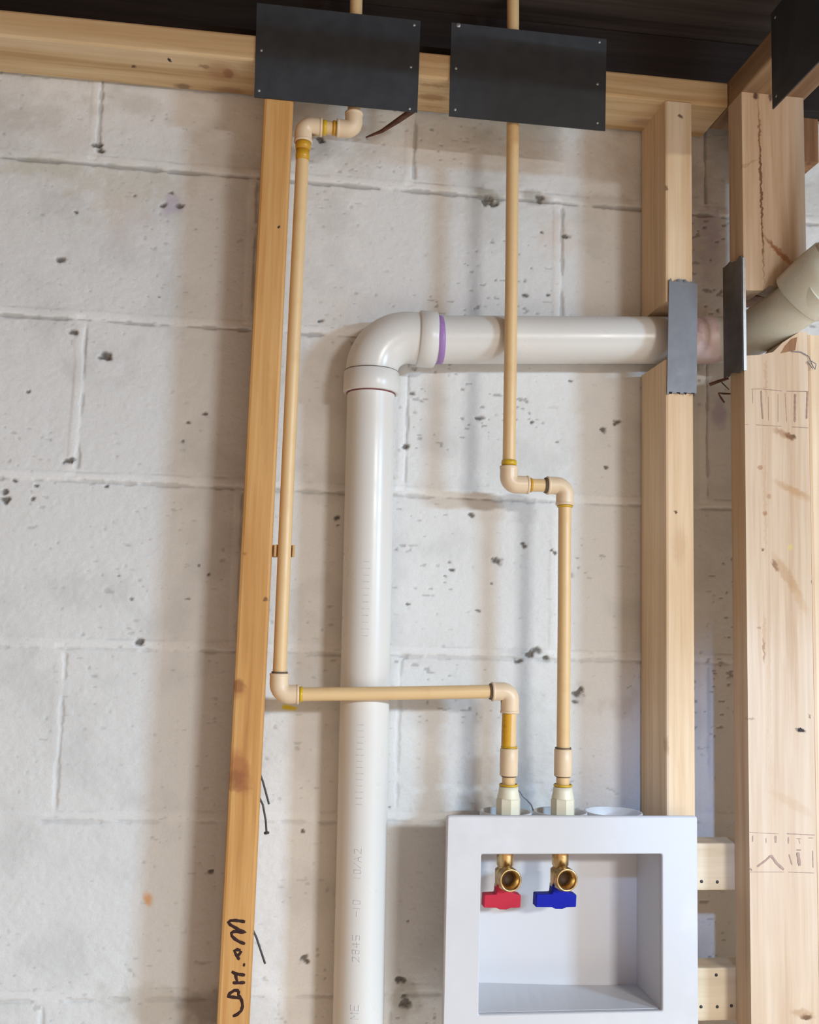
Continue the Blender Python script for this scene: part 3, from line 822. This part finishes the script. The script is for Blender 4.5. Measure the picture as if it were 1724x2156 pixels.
def emit():
    global gl
    o_ = pipe_print(-1024, gl).build('pipe_print', M_PRINT, dr); o_['label'] = 'faint grey lettering printed up the pipe'
    gl = []
for ch, v in (('M', 0), ('E', 9)): gl += G(ch, v)
emit()
for ch, v in (('2', 62), ('8', 70), ('4', 78), ('5', 86)): gl += G(ch, v, 8)
emit()
for ch, v in (('-', 112), ('1', 118), ('0', 125)): gl += G(ch, v, 8)
emit()
for ch, v in (('1', 152), ('0', 159), ('/', 166), ('A', 173), ('2', 182)): gl += G(ch, v, 8)
emit()
for v in range(235, 330, 7): gl += G('I', v, 7 if v % 3 else 9)
emit()
for v in range(430, 520, 8): gl += G('I', v, 7 if v % 3 else 9, u0=-4)
emit()

# ---------------------------------------------------------------- cream water lines
CY = -77.2; CR = 7.95
def elbow_cp(p0, c, p1, parent, R=9.5, r=10.9):
    """90 degree socket fitting whose mouths are at p0 and p1"""
    m = MB(); m.tube(arc(p0, c, p1, R, 8), r, 28)
    for a, bb in ((p0, c), (p1, c)):
        d = (Vector(a) - Vector(bb)).normalized()
        m.lathe(Vector(a) - d * 3.0, d, [(0, r), (0.3, r + 0.5), (3.0, r + 0.5), (3.3, r - 1)], 28)
    return m.build('elbow', M_CPVC_FIT, parent)
def ring(p, ax, r, w, mat, parent, name='glue_ring'):
    return MB().lathe(p, ax, [(0, r - 1), (0, r), (w * 0.5, r + 0.6), (w, r), (w, r - 1)], 28).build(name, mat, parent)
def pipe(pts, parent): return MB().tube(pts, CR, 28).build('pipe', M_CPVC, parent)
def adapter(x, parent):
    MB().lathe((x, CY, -750.5), (0, 0, 1), [(0, 9), (0, 10.2), (0.6, 10.7), (31, 10.7), (31.6, 10.2), (31.6, 9)], 32).build('coupling', M_CPVC_FIT, parent)
    m = MB()
    m.lathe((x, CY, -776), (0, 0, 1), [(0, 13.4), (2, 13.0), (8, 11.6), (12.5, 11.3), (13, 9)], 32)
    m.lathe((x, CY, -806), (0, 0, 1), [(0, 9), (0, 13.9), (1, 14.5), (28.5, 14.5), (30.5, 13.2), (30.5, 9)], 8, smooth=False)
    m.build('adapter', M_ADAPT, parent)

hot = thing('water_pipe', (262.9, CY, -805.0), 'cream hot water pipe running down the orange stud and across the drain', 'pipe', 'cream water pipes')
pipe([(323.2, CY, 232.6), (324.7, CY, 117.0), (325.7, CY, 47.3)], hot)
elbow_cp((325.7, CY, 54.3), (325.7, CY, 32.8), (304.8, CY, 32.4), hot)
pipe([(305.8, CY, 32.4), (296.8, CY, 32.2), (283.9, CY, 31.9)], hot)
elbow_cp((286.8, CY, 31.9), (264.4, CY, 31.4), (264.4, CY, 10.4), hot)
pipe([(264.4, CY, 12.4), (262.7, CY, -251.4), (261.9, CY, -450.6), (261.9, CY, -639.7)], hot)
elbow_cp((261.9, CY, -636.8), (261.9, CY, -660.7), (284.9, CY, -660.2), hot, 12)
pipe([(279.9, CY, -660.4), (399.4, CY, -656.9), (516.8, CY, -652.7)], hot)
elbow_cp((512.9, CY, -652.9), (535.3, CY, -652.2), (535.3, CY, -677.6), hot)
pipe([(535.3, CY, -675.6), (535.5, CY, -719.4), (535.3, CY, -765.2)], hot)
adapter(535.3, hot)
ring((264.4, CY, 9.9), (0, 0, -1), 8.9, 9, M_AMBER, hot); ring((264.3, CY, 0.5), (0, 0, -1), 8.1, 14, M_AMBER, hot, 'glue_run')
ring((287.3, CY, 31.9), (1, 0, 0), 8.8, 5, M_GLUE, hot); ring((299.8, CY, 32.3), (1, 0, 0), 8.8, 4, M_AMBER, hot)
ring((285.3, CY, -660.2), (1, 0, 0), 8.7, 4, M_GLUE, hot)
ring((512.4, CY, -652.9), (-1, 0, 0), 9.2, 2.0, M_SEAM, hot, 'joint_line')
ring((261.9, CY, -636.2), (0, 0, 1), 9.2, 1.6, M_SEAM, hot, 'joint_line')
MB().tube([(533.4, CY - 1.0, -678.6), (533.1, CY - 1.0, -699.5), (533.0, CY - 1.0, -716.4)], 7.4, 20).build('glue_run', M_AMBER, hot)
ring((535.3, CY, -718.2), (0, 0, 1), 9.6, 1.8, M_GLUE, hot); ring((535.3, CY, -750.5), (0, 0, -1), 8.6, 1.4, M_SEAM, hot, 'joint_line')
ring((535.3, CY, -762.4), (0, 0, 1), 10.9, 2.4, M_GLUE, hot)

cold = thing('water_pipe', (600.5, CY, -805.0), 'cream cold water pipe from the middle black plate, jogging right to the box', 'pipe', 'cream water pipes')
pipe([(525.3, CY, 232.6), (527.8, CY, 57.2), (529.3, CY, -151.9), (529.8, CY, -384.8)], cold)
elbow_cp((529.8, CY, -380.9), (529.8, CY, -403.3), (554.7, CY, -402.8), cold)
pipe([(550.7, CY, -402.8), (566.6, CY, -402.6), (580.6, CY, -402.3)], cold)
elbow_cp((577.6, CY, -402.3), (600.5, CY, -401.8), (600.5, CY, -425.7), cold, 11)
pipe([(600.5, CY, -422.7), (601.1, CY, -560.1), (601.3, CY, -721.4), (601.3, CY, -765.2)], cold)
adapter(601.3, cold)
ring((529.8, CY, -380.4), (0, 0, 1), 9.0, 7, M_GLUE, cold)
ring((555.7, CY, -402.8), (1, 0, 0), 8.5, 3, M_AMBER, cold)
ring((577.2, CY, -402.3), (-1, 0, 0), 9.4, 2.4, M_SEAM, cold, 'joint_line')
ring((600.5, CY, -426.3), (0, 0, -1), 9.2, 2.2, M_GLUE, cold)
ring((601.3, CY, -718.2), (0, 0, 1), 9.4, 1.2, M_SEAM, cold, 'joint_line'); ring((601.3, CY, -750.5), (0, 0, -1), 8.6, 1.2, M_SEAM, cold, 'joint_line')
ring((601.3, CY, -762.2), (0, 0, 1), 10.8, 2.4, M_GLUE, cold)

# pipe clip holding the hot pipe to the stud
cl = thing('pipe_clip', (258, -66, -498), 'small tan clip holding the hot water pipe to the orange stud', 'clip')
m = MB()
pts = []
for i in range(13):
    a = math.radians(-20 + 200 * i / 12)
    pts.append((262 + 9.6 * math.cos(a), CY + 9.6 * math.sin(a), 0))
for zc in (-495,):
    n = len(pts); inn = [Vector(p) for p in pts]; out = [Vector((262 + (p[0] - 262) * 1.25, CY + (p[1] - CY) * 1.25, 0)) for p in pts]
    v = []
    for z in (-501, -487):
        v += [Vector((p.x, p.y, z)) for p in inn] + [Vector((p.x, p.y, z)) for p in out]
    f = []
    for i in range(n - 1):
        f += [(i, i + 1, n + i + 1, n + i), (2 * n + i, 3 * n + i, 3 * n + i + 1, 2 * n + i + 1), (i, 2 * n + i, 2 * n + i + 1, i + 1), (n + i, n + i + 1, 3 * n + i + 1, 3 * n + i)]
    f += [(0, n, 3 * n, 2 * n), (n - 1, 3 * n - 1, 4 * n - 1, 2 * n - 1)]
    m.add(v, f, False)
m.build('strap', M_CPVC, cl)
MB().box(247.2, 254, -68, -56, -501, -487, 1).build('mount', M_CPVC, cl)

# ---------------------------------------------------------------- washer outlet box
bx = thing('outlet_box', (606, -65, -1056), 'white plastic washing machine outlet box mounted beside the pale stud', 'outlet box')
def frame_mb():
    m = MB(); X0, X1, Z0, Z1 = 457.2, 755.6, -1056, -791.5; x0, x1, z0, z1 = 497.5, 712.2, -1008.5, -834
    def rect(a, b_, c, d, r, y, k=4):
        out = []
        for (cx, cz, s) in ((a + r, c + r, 180), (b_ - r, c + r, 270), (b_ - r, d - r, 0), (a + r, d - r, 90)):
            for i in range(k + 1):
                t = math.radians(s + 90 * i / k); out.append((cx + r * math.cos(t), y, cz + r * math.sin(t)))
        return out
    rings = [rect(X0, X1, Z0, Z1, 3, -101.5), rect(X0, X1, Z0, Z1, 3, -106.5), rect(X0 + 1.5, X1 - 1.5, Z0 + 1.5, Z1 - 1.5, 2, -108),
             rect(x0 - 1, x1 + 1, z0 - 1, z1 + 1, 2.5, -108), rect(x0, x1, z0, z1, 2, -107), rect(x0, x1, z0, z1, 2, -101.5)]
    v = [p for r in rings for p in r]; n = len(rings[0]); f = []
    for i in range(6):
        j = (i + 1) % 6
        for k in range(n): f.append((i * n + k, i * n + (k + 1) % n, j * n + (k + 1) % n, j * n + k))
    return m.add(v, f)
frame_mb().build('face_frame', M_BOX, bx)
m = MB()
x0, x1, z0, z1, yb = 497.5, 712.2, -1008.5, -834, -24
m.box(x0 - 3, x0, -102, yb, z0 - 3, z1 + 3); m.box(x1, x1 + 3, -102, yb, z0 - 3, z1 + 3)
m.box(x0, x1, -102, yb, z0 - 3, z0); m.box(x0 - 3, x1 + 3, yb, yb + 3, z0 - 3, z1 + 3)
# top of the box with the three round openings
COLLARS = ((534, 30.6), (600.5, 32), (666, 34.5))
cells = [x0, 567, 632.5, x1]
N = 40
for (cx, r), xa, xb in zip(COLLARS, cells, cells[1:]):
    v = []; f = []
    ya, yc = -102, yb
    for zt in (z1, z1 + 3):
        for rad in (None, r - 3):
            for k in range(N):
                a = 2 * math.pi * (k + 0.5) / N; dx_, dy_ = math.cos(a), math.sin(a)
                if rad is None:
                    s_ = min(((xb if dx_ > 0 else xa) - cx) / dx_ if abs(dx_) > 1e-6 else 1e9, ((yc if dy_ > 0 else ya) + 70) / dy_ if abs(dy_) > 1e-6 else 1e9)
                else: s_ = rad
                v.append((cx + dx_ * s_, -70 + dy_ * s_, zt))
    for k in range(N):
        q = (k + 1) % N
        f += [(k, q, N + q, N + k), (2 * N + k, 3 * N + k, 3 * N + q, 2 * N + q), (N + k, N + q, 3 * N + q, 3 * N + k), (k, 2 * N + k, 2 * N + q, q)]
    m.add(v, f)
m.build('box_shell', M_BOX, bx)
# sloping pan in the bottom of the box
m = MB(); n = 14; v = []; f = []
for i in range(n + 1):
    x = x0 + 0.2 + (x1 - x0 - 0.4) * i / n
    hgt = 6.0 * (1 - i / n) ** 0.7 * (0.5 + 0.5 * math.cos(math.pi * i / n)) + 0.6
    v += [(x, -100.5, z0 + 0.6), (x, yb - 0.2, z0 + hgt + 0.6), (x, yb - 0.2, z0 + 0.1), (x, -100.5, z0 + 0.1)]
for i in range(n):
    for k in range(4): f.append((4 * i + k, 4 * i + 4 + k, 4 * i + 4 + (k + 1) % 4, 4 * i + (k + 1) % 4))
f += [(0, 1, 2, 3), (4 * n + 3, 4 * n + 2, 4 * n + 1, 4 * n)]
m.add(v, f, False).build('drain_pan', M_BOX, bx)
for cx, r in COLLARS:
    MB().lathe((cx, -70, z1 + 3), (0, 0, 1), [(0, r - 2.2), (0, r), (37.6, r), (38.6, r - 0.6), (38.6, r - 1.6), (38, r - 2.2), (0, r - 2.2)], 56).build('collar', M_BOX, bx)

def valve(cx, hx0, hx1, mat, colour, where):
    t_ = thing('valve', (cx, CY, -900), 'brass valve with %s handle, %s inside the outlet box' % (colour, where), 'valve', 'valves in the outlet box')
    m = MB()
    m.lathe((cx, CY, -806.5), (0, 0, -1), [(0, 8.5), (0, 9.0), (27, 9.0), (28, 9.8), (46, 9.8), (47, 8.8), (49, 8.8), (51, 11.5), (70, 11.5), (72, 9), (76, 7), (76, 0)], 32)
    m.build('valve_body', M_BRASS, t_)
    m = MB()
    prof = [(6, 11.3), (12, 11.6)]
    for k in range(5): prof += [(12.5 + k * 1.9, 12.0), (13.3 + k * 1.9, 12.9), (14.0 + k * 1.9, 12.9)]
    prof += [(23, 12.4), (24.6, 12.9), (25.2, 12.2), (25.2, 11.4), (22.5, 9.6), (17, 6.6), (15.5, 6.2)]
    m.lathe((cx, CY, -864), (0.05, -1, -0.02), prof, 40)
    outl = m.build('outlet', M_BRASS, t_)
    MB().lathe((cx + 0.7, CY - 14.5, -864.3), (0.05, -1, 0), [(0, 0), (0.1, 6.6), (0.6, 6.6)], 28).build('bore', M_BRASS_DARK, outl)
    hc = cx - 3
    m = MB()
    poly = [(hx0, -899), (hc - 8, -899.3), (hc - 4, -901.2), (hc + 4, -901.4), (hc + 9, -899.5), (hx1, -899.3), (hx1 + 0.5, -885.2), (hc + 12, -883.3), (hc + 8, -879.5), (hc + 6, -873.5), (hc - 7.5, -873.5), (hc - 8.5, -884.2), (hx0 + 0.5, -884.6)]
    m.prism(poly, CY - 7.5, CY + 7.5)
    hd = m.build('handle', mat, t_); hd['label'] = '%s tee handle' % colour
    bv = hd.modifiers.new('bevel', 'BEVEL'); bv.width = 0.0012; bv.segments = 2; bv.limit_method = 'ANGLE'
valve(532.5, 506.5, 550, M_RED, 'red', 'leftmost')
valve(599, 568, 616.6, M_BLUE, 'blue', 'middle')

# ---------------------------------------------------------------- odds and ends
m = MB().tube([(347, -6, 60), (365, -30, 58), (385, -48, 66), (402, -58, 76)], [1.0, 2.4, 3.6, 4.2], 8)
tag(m.build('wood_sliver', M_SLIVER), 'thin dark brown splinter slanting down from the left black plate to the wall', 'splinter')
m = MB().tube([(786.5, -80, -264.5), (796, -86, -261), (806, -93, -258)], [2.2, 2.0, 1.6], 8)
m.tube([(800, -86, -262), (808, -90, -272)], [0.8, 0.6], 6)
tag(m.build('wood_splinter', M_SLIVER), 'brown splinter poking left under the edge-on steel plate', 'splinter', 'splinters below the plate')
m = MB().tube([(795.5, -86, -276), (802, -88, -277), (809.5, -91, -277.5)], [1.0, 1.2, 1.0], 8)
m.tube([(795.5, -86, -276), (799, -86, -282), (803.5, -86, -288)], [0.8, 1.3, 1.2], 8)
tag(m.build('wood_splinter', M_SLIVER), 'forked brown splinter on the corner stud edge, below the first splinter', 'splinter', 'splinters below the plate')
m = MB().tube([(872, -127.8, -229), (884, -128.2, -229), (894, -128.6, -234), (899, -128.6, -246), (902, -128.4, -250), (903.5, -128.4, -243), (896, -128.6, -239), (892, -128.6, -241), (899, -128.4, -249)], 0.5, 6)
tag(m.build('thread', M_STRING), 'loose dark thread looped below the elbow on the corner stud', 'thread')
m = MB().tube([(551.5, -58, -770), (555, -56, -773), (558, -57, -778), (563, -56, -782), (569, -55, -788), (572, -55, -796)], 0.8, 6)
tag(m.build('string', M_STRING), 'short grey string hanging between the two ivory adapters above the outlet box', 'string')
